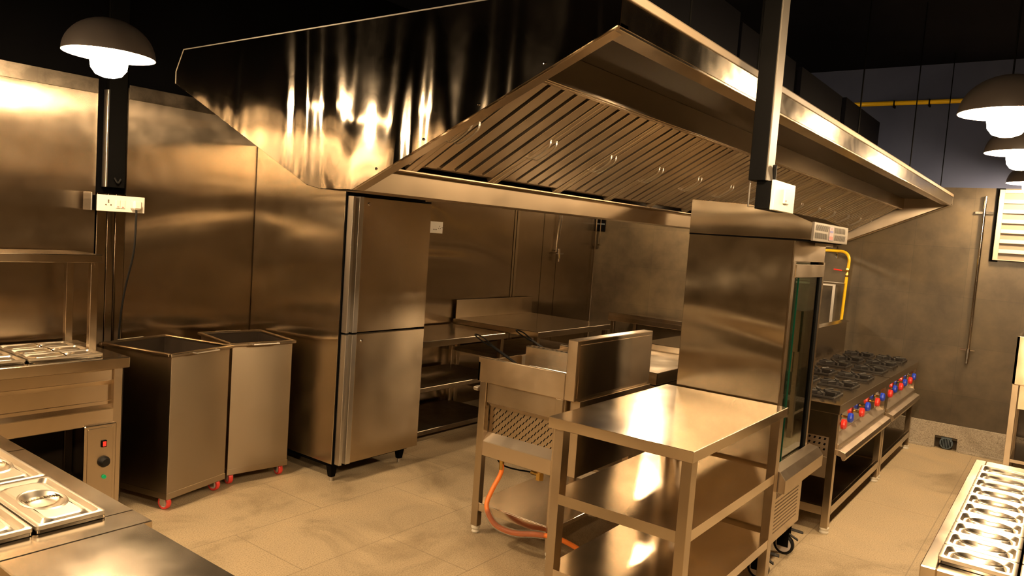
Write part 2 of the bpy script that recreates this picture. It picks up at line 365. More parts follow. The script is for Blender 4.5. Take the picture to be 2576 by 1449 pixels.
MB().tube([(XW-.04, .735, 2.44), (XW-.04, .735, 1.0)], .014, 14).build('pipe', 'chrome', t, bevel=0)
MB().box(XW-.03, XW, .66, .81, 2.275, 2.30).build('clamp', 'chrome', t)
MB().box(XW-.06, XW-.05, .68, .80, .985, 1.00).build('lever', 'chrome', t)
MB().tube([(XW, .735, .97), (XW-.06, .735, .97)], .016).tube([(XW-.05, .735, 1.0), (XW-.06, .735, .92), (XW-.075, .735, .86)], [.018, .02, .013]).build('tap_body', 'chrome', t, bevel=0)
# yellow gas pipes
t = thing('gas_pipe', 'yellow gas pipe with a red valve handle dropping behind the range', 'pipe', (XW-.05, 1.9, 1.2))
px_ = XW-.06
pts = [(5.2, 2.10, 1.835), (px_-.1, 2.10, 1.84)] + arc((px_-.06, 2.06, 1.84), .05, 90, 0, 4, 'xy') + [(px_, 2.0, 1.84), (px_, 1.97, 1.84)] + arc((px_, 1.95, 1.755), .085, 90, 180, 6, 'yz') + [(px_, 1.865, 1.70), (px_, 1.868, 1.665)]
MB().tube(pts, .015, 12).tube([(px_, 1.872, 1.585), (px_, 1.885, 1.0)], .015, 12).build('pipe', 'yellow', t, bevel=0)
MB().tube([(px_, 1.868, 1.67), (px_, 1.869, 1.655), (px_, 1.870, 1.63), (px_, 1.871, 1.60), (px_, 1.872, 1.58)], [.016, .019, .015, .019, .016], 8, 0, True, False).tube([(px_, 1.87, 1.64), (px_-.03, 1.88, 1.64)], .007).tube([(px_-.03, 1.88, 1.64), (px_-.03, 1.93, 1.645)], .005).build('valve', 'brass', t, bevel=0)
MB().beam((px_-.03, 1.915, 1.643), (px_-.03, 2.0, 1.65), .016, .014).build('valve_handle', 'red', t, bevel=.005)
b_ = MB()
for k in range(5): b_.box(px_+.018, px_+.026, 1.985, 2.005, 1.765+k*.03, 1.785+k*.03)
b_.box(px_+.026, px_+.032, 1.99, 2.0, 1.76, 1.90); b_.build('bracket', 'chrome', t)
t = thing('high_gas_pipe', 'yellow gas pipe running level high on the dark far wall', 'pipe', (XW-.05, 1.5, 3.3))
MB().tube([(XW-.05, 3.6, 3.345), (XW-.05, -3.3, 3.31)], .022, 12).build('pipe', 'yellow', t, bevel=0)
for y in (.95, 1.29, 1.6, -.5): MB().box(XW-.078, XW-.001, y-.006, y+.006, 3.29, 3.36).build('clamp', 'black', t)
t = thing('pipe_stand', 'bare steel tube frame standing against the tiled wall left of the yellow pipe', 'frame', (8.2, 2.0, 1.0))
MB().box(8.18, 8.20, 1.955, 1.985, 1.0, 1.495).box(8.18, 8.20, 1.985, 2.6, 1.475, 1.495).box(8.17, 8.22, 1.88, 2.6, 1.512, 1.520).build('tube_frame', 'alu', t)
MB().box(8.20, 8.27, 1.96, 1.98, 1.0, 1.02).box(8.20, 8.29, 2.58, 2.60, 1.0, 1.02).box(8.18, 8.20, 2.57, 2.6, 0, 1.475).build('rear_leg', 'alu', t)
MB().box(8.18, 8.20, 1.955, 1.985, 0.0, 1.0).build('leg', 'alu', t)

# ------------------------------------------------------------------ pendant lamps
def make_lamp(loc, label):
    t = thing('pendant_lamp', label, 'lamp', loc, 0, 'dome pendant lamps', local=True)
    R = .205
    prof = [(R*math.cos(a), R*.86*math.sin(a)) for a in [math.radians(k*7.5) for k in range(0, 12)]] + [(.012, R*.865)]
    MB().lathe(prof, seg=40).build('shade', 'shade_out', t, bevel=0)
    prof2 = [(.012, R*.84)] + [(R*.985*math.cos(a), R*.84*math.sin(a)) for a in [math.radians(k*7.5) for k in range(11, -1, -1)]] + [(R, 0)]
    MB().lathe(prof2, seg=40).build('shade_lining', 'shade_in', t, bevel=0)
    MB().lathe([(.0, -.105), (.03, -.103), (.058, -.092), (.078, -.065), (.084, -.025), (.084, .03), (.07, .07), (.04, .10), (.02, .12)], seg=28).build('bulb', 'bulb', t, bevel=0)
    MB().tube([(0, 0, .12), (0, 0, .16)], .022).build('lamp_holder', 'black', t, bevel=0)
    MB().tube([(0, 0, R*.84), (0, 0, ZC-loc[2])], .004, 6).build('cord', 'black', t, bevel=0)
    return t
L0 = make_lamp((1.753, 3.843, 2.512), 'dome pendant lamp at the left, in front of the steel wall')
for loc, lab in (((4.12, .318, 2.496), 'nearest dome pendant lamp of the row over the right aisle'),
                 ((5.609, .336, 2.504), 'middle dome pendant lamp of the row over the right aisle'),
                 ((7.743, .354, 2.517), 'farthest dome pendant lamp of the row over the right aisle'),
                 ((1.90, .30, 2.52), 'dome pendant lamp just above the picture at the upper right'),
                 ((.1, .30, 2.52), 'dome pendant lamp over the right aisle beside the camera'),
                 ((-1.7, .30, 2.52), 'dome pendant lamp behind the camera in the right row'),
                 ((-3.6, .30, 2.52), 'dome pendant lamp at the rear end of the right row'),
                 ((.1, 3.84, 2.51), 'dome pendant lamp outside the left edge in the left row'),
                 ((-1.6, 3.84, 2.51), 'dome pendant lamp behind the camera in the left row'),
                 ((7.35, 3.55, 2.51), 'dome pendant lamp at the far end of the left aisle behind the hood')):
    dup(L0, loc, label=lab)

# ------------------------------------------------------------------ exhaust hood
hx0, hx1 = 1.70, 8.17
YC = 2.057
hood = thing('exhaust_hood', 'long stainless island exhaust hood with V-shaped mirror end panel', 'hood', (hx0, YC, 1.9))
R_ = [(.992, 2.342), (.992, 2.420), (1.035, 2.462)]
poly = [(1.97, 1.903), (.992, 2.342), (.992, 2.425), (1.03, 2.462), (3.07, 2.462), (3.124, 2.375), (3.124, 2.325), (2.215, 1.915), (2.145, 1.903)]
poly = [(YC*2-2.145+.0, 1.903)] + poly[1:]
MB().prism(poly, 'x', hx0, hx0+.012).build('end_panel', 'hood_end', hood)
inner = [(1.97, 1.925), (1.02, 2.355), (1.02, 2.42), (1.06, 2.45), (3.05, 2.45), (3.10, 2.36), (2.13, 1.925)]
MB().prism(poly, 'x', hx1-.012, hx1).build('far_end_panel', 'steel_filter', hood)
# folded flange along the lower edge of both ends
for s_, xx in ((1, hx0), (-1, hx1)):
    f = MB()
    for a, b_ in (((.992, 2.342), (1.97, 1.903)), ((1.97, 1.903), (2.145, 1.903)), ((2.145, 1.903), (3.124, 2.325))):
        x0, x1 = (xx+.012, xx+.055) if s_ > 0 else (xx-.055, xx-.012)
        f.prism([a, b_, (b_[0], b_[1]+.012), (a[0], a[1]+.012)], 'x', x0, x1)
    f.build('end_flange', 'steel_dull', hood)
x0, x1 = hx0+.012, hx1-.012
# rim: mirror band, bright bent top edge, underside lip
MB().box(x0, x1, .992, 1.004, 2.342, 2.425).build('rim_band', 'hood_rim', hood)
MB().prism([(.986, 2.418), (.986, 2.44), (1.0, 2.452), (1.06, 2.468), (1.06, 2.455), (1.004, 2.42)], 'x', hx0, x1).build('rim_edge', 'film', hood)
MB().box(x0, x1, .992, 1.062, 2.334, 2.342).build('rim_lip', 'steel_dull', hood)
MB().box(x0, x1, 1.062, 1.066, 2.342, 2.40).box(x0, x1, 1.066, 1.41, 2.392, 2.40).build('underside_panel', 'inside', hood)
MB().box(x0, x1, 1.40, 1.408, 2.288, 2.392).build('drop_panel', 'hood_inner', hood)
MB().box(x0, x1, 1.408, 1.428, 2.284, 2.294).build('filter_rail', 'steel_dull', hood)
MB().box(x0, x1, 1.02, 3.1, 2.452, 2.46).build('top_sheet', 'steel_dull', hood)
MB().prism([(1.93, 1.985), (1.965, 1.985), (1.97, 1.903), (2.145, 1.903), (2.15, 1.985), (2.185, 1.985), (2.185, 1.99), (2.14, 1.995), (2.14, 1.912), (1.978, 1.912), (1.975, 1.995), (1.93, 1.992)], 'x', x0, x1).build('grease_gutter', 'gutter', hood)
MB().prism([(2.16, 1.98), (3.124, 2.40), (3.124, 2.41), (2.15, 1.992)], 'x', x0, x1).box(x0, x1, 3.112, 3.124, 2.325, 2.42).build('left_underside', 'steel_dull', hood)
MB().prism([(1.42, 2.36), (1.975, 2.03), (1.975, 2.04), (1.42, 2.37)], 'x', x0, x1).build('filter_backing', 'blackgap', hood, bevel=0)
ed = MB(); ep = [(3.124, 2.325), (3.124, 2.375), (3.07, 2.462), (1.03, 2.462)]
for a, b_ in zip(ep, ep[1:]): ed.beam((hx0+.004, a[0], a[1]), (hx0+.004, b_[0], b_[1]), .004, .010, (1, 0, 0))
ed.build('edge_glint', 'alu', hood, bevel=0)  # bright strip added as the highlight along the panel edge
# screws along the end panel seam
for k in (.12, .33, .55, .78):
    y, z = 1.97+(.992-1.97)*k, 1.903+(2.342-1.903)*k; MB().lathe([(0, -.004), (.004, -.003), (.005, 0)], (hx0, y+.004, z+.018), 'x', 8).build('rivet', 'chrome', hood, bevel=0)

# baffle filters: slope from (1.262,2.238) down to (1.955,1.995)
FA, FB = Vector((0, 1.415, 2.306)), Vector((0, 1.935, 2.000))
def make_filter(loc, wdt, label, nb=5):
    t = thing('baffle_filter', label, 'filter', loc, 0, 'baffle filters of the hood', local=True)
    o = Vector(loc); A = FA-Vector((0, o.y, o.z)); B = FB-Vector((0, o.y, o.z)); sl = (B-A).normalized(); nrm = Vector((0, sl.z, -sl.y))
    if nrm.z > 0: nrm = -nrm
    fr = MB(); f_ = .027
    def bar(a, b_, w_, t_): fr.beam(a, b_, w_, t_, nrm)
    bar(A+Vector((f_/2, 0, 0)), B+Vector((f_/2, 0, 0)), f_, .022); bar(A+Vector((wdt-f_/2, 0, 0)), B+Vector((wdt-f_/2, 0, 0)), f_, .022)
    bar(A+sl*.01+Vector((f_, 0, 0)), A+sl*.01+Vector((wdt-f_, 0, 0)), .02, .020)
    bar(B-sl*.012+Vector((f_, 0, 0))-nrm*.012, B-sl*.012+Vector((wdt-f_, 0, 0))-nrm*.012, .024, .006)
    fr.build('filter_frame', 'steel_filter', t)
    pitch = (wdt-2*f_)/nb
    for k in range(nb):
        xc = f_+pitch*(k+.5)
        b = MB(); p0 = A+sl*.02; p1 = B-sl*.035
        W = pitch*.36
        # a shallow channel section: outer face and two folded lips
        prof = [(-W, -.002), (-W, .010), (W, .010), (W, -.002), (W-.002, -.002), (W-.002, .008), (-W+.002, .008), (-W+.002, -.002)]
        vs_ = [p + Vector((xc+u, 0, 0)) + nrm*v_ for p in (p0, p1) for u, v_ in prof]; n = len(prof)
        b.add(vs_, [tuple(range(n))[::-1], tuple(range(n, 2*n))] + [(i, (i+1) % n, n+(i+1) % n, n+i) for i in range(n)])
        # folded lower end seen as a little chevron
        q = p1+nrm*.010; q2 = p1+sl*.022-nrm*.012
        b.add([q+Vector((xc-W, 0, 0)), q+Vector((xc-W*.3, 0, 0)), q-nrm*.03+sl*.01+Vector((xc+W*.5, 0, 0)), q-nrm*.03+sl*.01+Vector((xc-W*.2, 0, 0))], [(0, 1, 2, 3)])
        b.build('baffle', 'steel_filter', t, bevel=.0008)
    for u in (.018, wdt-.018):
        c0 = A+sl*.27+Vector((u, 0, 0))+nrm*.012; c1 = A+sl*.40+Vector((u, 0, 0))+nrm*.012; mid = (c0+c1)/2+nrm*.024
        hp = smooth_path([c0, c0*.7+mid*.3+nrm*.012, mid, c1*.7+mid*.3+nrm*.012, c1], 4)
        h_ = MB()
        for i in range(len(hp)-1): h_.beam(hp[i], hp[i+1], .009, .003, nrm)
        h_.build('strap_handle', 'alu', t, bevel=0)
    return t
nF = 13; FW = .467
ORD0 = 0
order = ['first', 'second', 'third', 'fourth', 'fifth', 'sixth', 'seventh', 'eighth', 'ninth', 'tenth', 'eleventh', 'twelfth', 'thirteenth']
f0 = None
for k in range(nF):
    lab = f'{order[k]} baffle filter of the hood counting full-width ones from its near mirror end'
    loc = (1.935+k*FW, 1.6, 2.1)
    if f0 is None: f0 = make_filter(loc, FW-.004, lab)
    else: dup(f0, loc, label=lab)
make_filter((1.76, 1.6, 2.1), .172, 'narrow baffle filter tucked against the near mirror end of the hood', 2)

# black duct and hanger rods above the hood
t = thing('exhaust_duct', 'black sheet metal duct running along the top of the hood', 'duct', (2.2, YC, 2.46))
for a, b_, z in ((2.93, 4.05, 3.08), (4.09, 5.08, 3.04), (5.22, 6.30, 3.04), (6.43, 7.7, 3.06)):
    MB().box(a, b_, 1.6, 2.5, 2.462, z).build('duct_section', 'duct', t)
for a, b_ in ((4.05, 4.09), (5.08, 5.22), (6.30, 6.43)):
    MB().box(a, b_, 1.63, 2.47, 2.462, 3.02).build('duct_joint', 'blackwall', t)
t = thing('hanger_rod', 'thin threaded hanger rod above the hood, nearest of the row', 'rod', (2.35, 1.1, 2.46), 0, 'hood hanger rods', local=True)
MB().tube([(0, 0, 0), (0, 0, ZC-2.46)], .004, 6).build('rod', 'black', t, bevel=0)
MB().tube([(0, 0, 0), (0, 0, .02)], .010, 6).build('nut', 'alu', t, bevel=0)
for x, lb in ((2.93, 'second thin hanger rod, just left of the black post'), (4.62, 'third thin hanger rod above the rim of the hood'), (6.3, 'fourth thin hanger rod near the far end of the hood'), (7.9, 'last thin hanger rod at the far end of the hood')):
    dup(t, (x, 1.07, 2.465), label=lb)

# ceiling post with switch box
t = thing('switch_post', 'black square post hanging from the ceiling with a white switch plate', 'post', (2.36, .87, 1.93))
pm = MB(); pm.box(2.434, 2.50, .830, .885, 2.023, ZC); pm.build('post', 'black', t)
MB().box(2.434, 2.50, .824, .8298, 2.023, ZC).build('lit_face', 'post_lit', t)  # light on the post's front, put in as a paler face
MB().box(2.45, 2.66, .812, .862, 1.932, 2.024).build('switch_box', 'black', t)
bx = MB().box(2.446, 2.45, .880, .885, 1.936, 2.022).box(2.45, 2.455, .862, .885, 1.936, 1.939); bx.build('bracket', 'alu', t)
pl = MB().box(2.448, 2.665, .80, .812, 1.93, 2.027).build('switch_plate', 'white', t)
MB().box(2.54, 2.59, .794, .80, 1.957, 2.005).build('switch', 'white', pl)
MB().box(2.55, 2.557, .7925, .7945, 1.965, 1.968).build('marker', 'red', pl, bevel=0)
MB().tube(smooth_path([(2.475, .815, 2.075), (2.49, .82, 2.05), (2.505, .825, 2.02)]), .007).build('flex_conduit', 'rubber', t, bevel=0)

# ------------------------------------------------------------------ refrigerator
t = thing('refrigerator', 'tall two-door stainless refrigerator standing against the steel wall', 'refrigerator', (3.36, 3.95, 0))
FX0, FX1, FY = 3.328, 4.085, 3.915
MB().box(FX0, FX1, FY, YW-.01, .13, 2.30).build('body', 'oven_side', t)
MB().box(FX0+.004, FX1-.004, FY-.01, FY, .125, 2.3).build('door_seal', 'blackgap', t, bevel=0)
MB().box(FX0+.02, FX1-.02, FY-.035, FY-.01, 2.0, 2.28).build('top_fascia', 'fridge', t)
for nm, z0, z1 in (('door', 1.045, 1.962), ('door', .135, 1.030)):
    d = MB().box(FX0+.105, FX1+.01, FY-.065, FY-.01, z0, z1).build('door', 'fridge', t, bevel=.003)
    MB().box(FX0+.012, FX0+.035, FY-.065, FY-.012, z0-.002, z1).box(FX0+.035, FX0+.065, FY-.035, FY-.014, z0, z1-.002).box(FX0+.065, FX0+.105, FY-.068, FY-.012, z0-.002, z1).build('grip_profile', 'alu', d)
    MB().lathe([(0, -.006), (.008, -.006), (.011, -.003), (.011, 0)], (FX0+.15, FY-.066, z1-.045), 'y', 16).build('lock', 'chrome', d, bevel=0)
MB().box(FX1-.05, FX1+.012, FY-.06, FY-.012, 1.031, 1.044).box(FX1-.06, FX1+.01, FY-.06, FY-.012, 1.964, 1.975).build('hinge', 'blackgap', t)
MB().box(FX0+.02, FX1-.02, FY+.01, YW-.05, .10, .13).build('plinth', 'black', t)
for x, y in ((FX0+.04, FY+.04), (FX1-.07, FY+.04), (FX0+.05, YW-.10), (FX1-.07, YW-.10)):
    l_ = MB().frust((x, y, .03), (.018, .018), (x, y, .11), (.028, .028)).build('leg', 'black', t)
    MB().tube([(x, y, 0), (x, y, .03)], .014).build('foot', 'alu', l_, bevel=0)

# ------------------------------------------------------------------ waste bins on castors
def make_bin(name, label, c, rot, w_, d_, zt=.962, zb=.075):
    t = thing(name, label, 'bin', (c[0], c[1], 0), rot, 'steel waste bins', local=True)
    b = MB(); hw, hd = w_/2-.02, d_/2-.02; tp = .0
    # body as an open shell with wall thickness
    out0, out1 = [(-hw, -hd), (hw, -hd), (hw, hd), (-hw, hd)], [(-hw, -hd), (hw, -hd), (hw, hd), (-hw, hd)]
    inn = [(-hw+.004, -hd+.004), (hw-.004, -hd+.004), (hw-.004, hd-.004), (-hw+.004, hd-.004)]
    vs_ = [(x, y, zb) for x, y in out0] + [(x, y, zt-.01) for x, y in out1] + [(x, y, zt-.01) for x, y in inn] + [(x, y, zb+.01) for x, y in inn]
    fs = [(3, 2, 1, 0), (12, 13, 14, 15)]
    for r_ in range(3): fs += [(r_*4+i, r_*4+(i+1) % 4, r_*4+4+(i+1) % 4, r_*4+4+i) for i in range(4)]
    b.add(vs_, fs)
    for k in (1, 10, 11, 12, 13): b.m[k] = 1  # inner faces take the dark colour: shade inside the bin painted in
    b.build('body', ['bin', 'inside'], t)
    MB().box(-hw-.003, hw+.003, -hd-.003, hd+.003, zb-.004, zb+.035).build('base_skirt', 'bin', t)
    r = MB(); W, D, k = w_/2, d_/2, .024
    r.box(-W, W, -D, -D+k, zt-.02, zt); r.box(-W, W, D-k, D, zt-.02, zt); r.box(-W, -W+k, -D+k, D-k, zt-.02, zt); r.box(W-k, W, -D+k, D-k, zt-.02, zt)
    r.build('rim', 'steel_dull', t, bevel=.004)
    for s_ in (-1, 1):
        MB().tube([(s_*.0-.09 if s_ else 0, s_*D, zt-.008), (-.09, s_*(D+.03), zt-.008), (.09, s_*(D+.03), zt-.008), (.09, s_*D, zt-.008)], .005, 8).build('handle', 'alu', t, bevel=0)
    for sx in (-1, 1):
        for sy in (-1, 1):
            x, y = sx*(hw-.035), sy*(hd-.04)
            c_ = MB().box(x-.03, x+.03, y-.03, y+.03, zb-.008, zb-.004).box(x-.022, x-.018, y-.012, y+.03, .03, zb-.005).box(x+.018, x+.022, y-.012, y+.03, .03, zb-.005).build('castor', 'alu', t)
            MB().lathe([(.039, -.014), (.042, -.009), (.042, .009), (.039, .014), (.029, .014), (.029, -.014), (.039, -.014)], (x, y+.012, .042), 'x', 24).build('wheel', 'redwheel', c_, bevel=0)
            MB().lathe([(0, -.015), (.029, -.012), (.029, .012), (0, .015)], (x, y+.012, .042), 'x', 20).build('hub', 'greywheel', c_, bevel=0)
    return t
make_bin('waste_bin', 'open-topped stainless bin on red castors, the nearer one beside the heated counter', (2.45, 4.475), math.radians(14), .50, .60, .952, .078)
make_bin('waste_bin', 'open-topped stainless bin on red castors next to the refrigerator', (3.035, 4.52), math.radians(-8.5), .465, .54, .952, .078)

# ------------------------------------------------------------------ pans and lids
def rrect(w_, l_, r, n=12):
    out = []
    for cx, cy, a0 in ((w_/2-r, l_/2-r, 0), (-w_/2+r, l_/2-r, 90), (-w_/2+r, -l_/2+r, 180), (w_/2-r, -l_/2+r, 270)):
        for k in range(n):
            a = math.radians(a0+90*k/(n-1)); out.append((cx+r*math.cos(a), cy+r*math.sin(a)))
    return out
def rings(mb, R, mi=0, close=True):
    n = len(R[0]); vs_ = [p for r in R for p in r]
    mb.add(vs_, [(i*n+k, i*n+(k+1) % n, (i+1)*n+(k+1) % n, (i+1)*n+k) for i in range(len(R)-1) for k in range(n)], mi, True)
    if close: mb.add(R[-1], [tuple(range(n))], mi, True)
def make_lid(w_, l_, label, group, loc, handle=True, oval=(.27, .20)):
    t = thing('pan_lid', label, 'lid', loc, 0, group, local=True)
    mb = MB(); R = []
    for ins, z, r in ((.0, -.010, .012), (0, 0, .012), (.004, .002, .012), (.012, .002, .018), (.020, -.010, .022), (.026, -.011, .022), (.036, .000, .026), (.044, .001, .026)):
        R.append([(x, y, z) for x, y in rrect(w_-2*ins, l_-2*ins, r)])
    rings(mb, R, close=False)
    # oval dish sunk in the middle of the flat plate
    a, b_ = w_*oval[0], l_*oval[1]
    NO = 40; O = []
    for f_, z in ((1.22, .001), (1.12, .0035), (1.0, .001), (.85, -.009), (.55, -.015), (.2, -.016)):
        O.append([(a*f_*math.cos(2*math.pi*k/NO), b_*f_*math.sin(2*math.pi*k/NO), z) for k in range(NO)])
    rings(mb, O)
    outer, inner = [Vector(p) for p in R[-1]], [Vector(p) for p in O[0]]
    tri = tessellate_polygon([outer, inner]); mb.add(outer+inner, tri)
    mb.build('lid_plate', 'lid', t, bevel=0)
    if handle:
        hd = MB(); L_ = b_*.95 if l_ >= w_ else a*.95
        path = [(0, -L_, .0), (0, -L_*.6, .004), (0, 0, .006), (0, L_*.6, .004), (0, L_, .0)] if w_ > l_ else [(-a*.95, 0, 0), (-a*.6, 0, .004), (0, 0, .006), (a*.6, 0, .004), (a*.95, 0, 0)]
        pp = smooth_path(path, 4)
        for i in range(len(pp)-1): hd.beam(pp[i], pp[i+1], .012, .005, (0, 0, 1))
        hd.build('handle', 'polished', t, bevel=.001)
    return t
def make_pan(w_, l_, label, group, loc, depth=.10):
    t = thing('food_pan', label, 'pan', loc, 0, group, local=True)
    mb = MB(); R = []
    for ins, z, r in ((.012, -depth, .02), (.012, 0.0, .02), (0, .0, .012), (0, .008, .012), (.014, .008, .02), (.014, -depth+.004, .02)):
        R.append([(x, y, z) for x, y in rrect(w_-2*ins, l_-2*ins, r, 6)])
    rings(mb, R); mb.build('pan_body', 'polished', t, bevel=0)
    return t

# ------------------------------------------------------------------ heated counter at the left wall with over-shelf
t = thing('heated_counter', 'stainless heated serving counter with over-shelf against the steel wall', 'counter', (1.5, 4.5, 0))
CX0, CX1, CY0, CY1, CZ = .0, 2.08, 4.20, 4.88, .945
tp = MB()
# worktop as a frame around the pan well
wx1 = 1.955
tp.box(CX0, CX1, CY0, 4.262, CZ-.06, CZ); tp.box(CX0, CX1, 4.742, CY1, CZ-.06, CZ); tp.box(wx1, CX1, 4.262, 4.742, CZ-.06, CZ); tp.box(CX0, .42, 4.262, 4.742, CZ-.06, CZ)
tp.build('worktop', 'steel_top', t, bevel=.003)
fr = MB(); fr.box(CX0, CX1-.07, CY0+.025, CY0+.035, .82, CZ-.06); fr.box(CX0, CX1-.07, CY0+.045, CY0+.055, .70, .83)
fr.prism([(CY0+.025, .82), (CY0+.035, .82), (CY0+.055, .79), (CY0+.045, .79)], 'x', CX0, CX1-.07)
fr.prism([(CY0+.045, .68), (CY0+.055, .68), (CY0+.02, .655), (CY0+.012, .66)], 'x', CX0, CX1-.07)
fr.box(CX0, CX1-.07, CY0+.045, CY0+.055, .66, .70); fr.box(CX0, CX1-.07, CY0+.012, CY0+.02, .575, .66)
fr.build('front_panel', 'steel', t, bevel=.002)
MB().box(CX1-.025, CX1-.015, CY0+.04, CY1-.03, .12, CZ-.06).box(CX0, CX0+.01, CY0+.04, CY1, .12, CZ-.06).box(CX0, CX1-.03, CY1-.04, CY1-.03, .12, CZ-.06).build('side_panel', 'inside', t)  # dark colour in place of steel, painting the unlit space below
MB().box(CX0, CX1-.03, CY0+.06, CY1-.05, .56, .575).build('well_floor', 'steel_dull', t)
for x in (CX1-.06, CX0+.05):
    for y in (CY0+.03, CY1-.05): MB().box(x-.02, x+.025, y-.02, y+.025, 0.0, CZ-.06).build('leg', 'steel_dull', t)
MB().box(CX0, CX1-.03, CY0+.03, CY1-.05, .10, .13).build('bottom_shelf', 'inside', t)  # dark colour here is the shade under the counter
cp = MB().box(1.845, CX1-.065, CY0-.005, CY0+.012, .13, .582).build('control_panel', 'steel_dull', t, bevel=.005)
MB().box(1.86, CX1-.085, CY0-.010, CY0-.004, .15, .565).build('control_face', 'steel_dull', cp)
MB().box(1.93, 1.958, CY0-.018, CY0-.009, .455, .492).build('switch_bezel', 'black', cp)
MB().box(1.936, 1.953, CY0-.022, CY0-.017, .460, .487).build('rocker_switch', 'redlamp', cp)
MB().lathe([(0, -.035), (.02, -.034), (.026, -.02), (.031, -.012), (.031, 0)], (1.946, CY0-.009, .372), 'y', 24).build('temperature_knob', 'rubber', cp, bevel=0)
MB().lathe([(0, -.014), (.010, -.012), (.012, 0)], (1.949, CY0-.009, .285), 'y', 16).build('pilot_lamp', 'green', cp, bevel=0)
sh = MB().box(.0, 2.025, 4.44, 4.80, 1.457, 1.503).build('over_shelf', 'steel_dull', t, bevel=.003)
for x in (1.985, .3):
    for y in (4.465, 4.775): MB().box(x-.02, x+.02, y-.018, y+.018, CZ, 1.457).build('shelf_post', 'steel_dull', t)
names = ['front', 'middle', 'rear']
l0 = p0_ = None
for i in range(3):
    for j in range(4):
        cx, cy = 1.775-.385*j, 4.34+.160*i
        if j > 3: continue
        lb = f'oblong steel lid, {names[i]} row, ' + ('right end of the heated counter' if j == 0 else 'second from the right on the heated counter' if j == 1 else ['', '', 'third', 'fourth'][j]+' from the right on the heated counter')
        if l0 is None:
            p0_ = make_pan(.375, .153, lb.replace('oblong steel lid', 'steel pan under the lid'), 'pans of the heated counter', (cx, cy, .947), .1)
            l0 = make_lid(.375, .153, lb, 'lids on the heated counter', (cx, cy, .966), oval=(.17, .25))
        else:
            dup(p0_, (cx, cy, .947), label=lb.replace('oblong steel lid', 'steel pan under the lid')); dup(l0, (cx, cy, .966), label=lb)

# ------------------------------------------------------------------ front bain-marie and plain counter, lower left
t = thing('bain_marie', 'stainless bain-marie counter with large lidded pans at the lower left', 'counter', (.6, 2.6, 0))
BX0, BX1, BY0, BY1, BZ = .10, 1.093, 2.045, 3.3, .90
tp = MB(); tp.box(BX0, BX1, BY0, 2.155, BZ-.05, BZ); tp.box(1.003, BX1, 2.155, 2.94, BZ-.05, BZ); tp.box(BX0, BX1, 2.94, BY1, BZ-.05, BZ); tp.box(BX0, .27, 2.155, 2.94, BZ-.05, BZ)
tp.build('worktop', 'steel_top', t, bevel=.003)
MB().box(BX0+.03, BX1-.03, BY0+.03, BY0+.04, .5, BZ-.05).box(BX1-.04, BX1-.03, BY0+.04, BY1-.04, .5, BZ-.05).box(BX0+.03, BX0+.04, BY0+.04, BY1-.04, .5, BZ-.05).box(BX0+.04, BX1-.04, BY0+.04, BY1-.04, .5, .51).build('well', 'steel_dull', t)
for x in (BX0+.05, BX1-.06):
    for y in (BY0+.05, BY1-.06): MB().box(x-.02, x+.02, y-.02, y+.02, 0, .6).build('leg', 'steel_dull', t)
l1 = None
LW, LL = .182, .395
for j in range(2):
    for i in range(4):
        cx, cy = 1.010-LW/2-.188*i, 2.148+LL/2+.405*j
        row = 'near row' if j == 0 else 'far row'; colm = ['outermost', 'second', 'third', 'fourth'][i]
        lb = f'large steel lid with recessed handle, {row}, {colm} column on the lower left bain-marie'
        lp = lb.replace('large steel lid with recessed handle', 'deep steel pan under the lid')
        if l1 is None:
            p1_ = make_pan(LW, LL, lp, 'pans of the lower left bain-marie', (cx, cy, .902), .15)
            l1 = make_lid(LW, LL, lb, 'lids on the lower left bain-marie', (cx, cy, .921))
        else: dup(p1_, (cx, cy, .902), label=lp); dup(l1, (cx, cy, .921), label=lb)
t = thing('plain_counter', 'plain stainless worktop in the lower left corner nearest the camera', 'counter', (.9, 1.6, 0))
MB().box(.70, 1.066, .55, 2.043, .86, .90).build('worktop', 'steel_top', t, bevel=.003)
for x in (.74, 1.03):
    for y in (.6, 2.0): MB().box(x-.02, x+.02, y-.02, y+.02, 0, .86).build('leg', 'steel_dull', t)
MB().box(.72, 1.05, .58, 2.02, .20, .225).build('shelf', 'steel_dull', t)

# ------------------------------------------------------------------ bain-marie at the lower right
t = thing('serving_well', 'stainless cold well counter full of small lidded pans at the lower right', 'counter', (3.2, 0, 0))
SX0, SX1, SY0, SY1, SZ = 2.50, 4.07, -.42, .281, .90
tp = MB(); tp.box(SX0, SX1, .238, SY1, SZ-.06, SZ); tp.box(SX0, 2.565, SY0, .238, SZ-.06, SZ); tp.box(3.88, SX1, SY0, .238, SZ-.06, SZ); tp.box(2.565, 3.88, SY0, -.15, SZ-.06, SZ)
tp.build('worktop', 'steel_top', t, bevel=.003)
MB().box(SX0+.02, SX0+.03, SY0+.02, SY1-.02, .15, SZ-.06).box(SX1-.03, SX1-.02, SY0+.02, SY1-.02, .15, SZ-.06).box(SX0+.03, SX1-.03, SY1-.03, SY1-.02, .15, SZ-.06).box(SX0+.03, SX1-.03, SY0+.02, SY0+.03, .15, SZ-.06).box(SX0+.03, SX1-.03, SY0+.03, SY1-.03, .6, .61).build('cabinet', 'steel', t)
for x in (SX0+.06, SX1-.06):
    for y in (SY0+.06, SY1-.06): MB().box(x-.02, x+.02, y-.02, y+.02, 0, .15).build('leg', 'steel_dull', t)
l2 = None
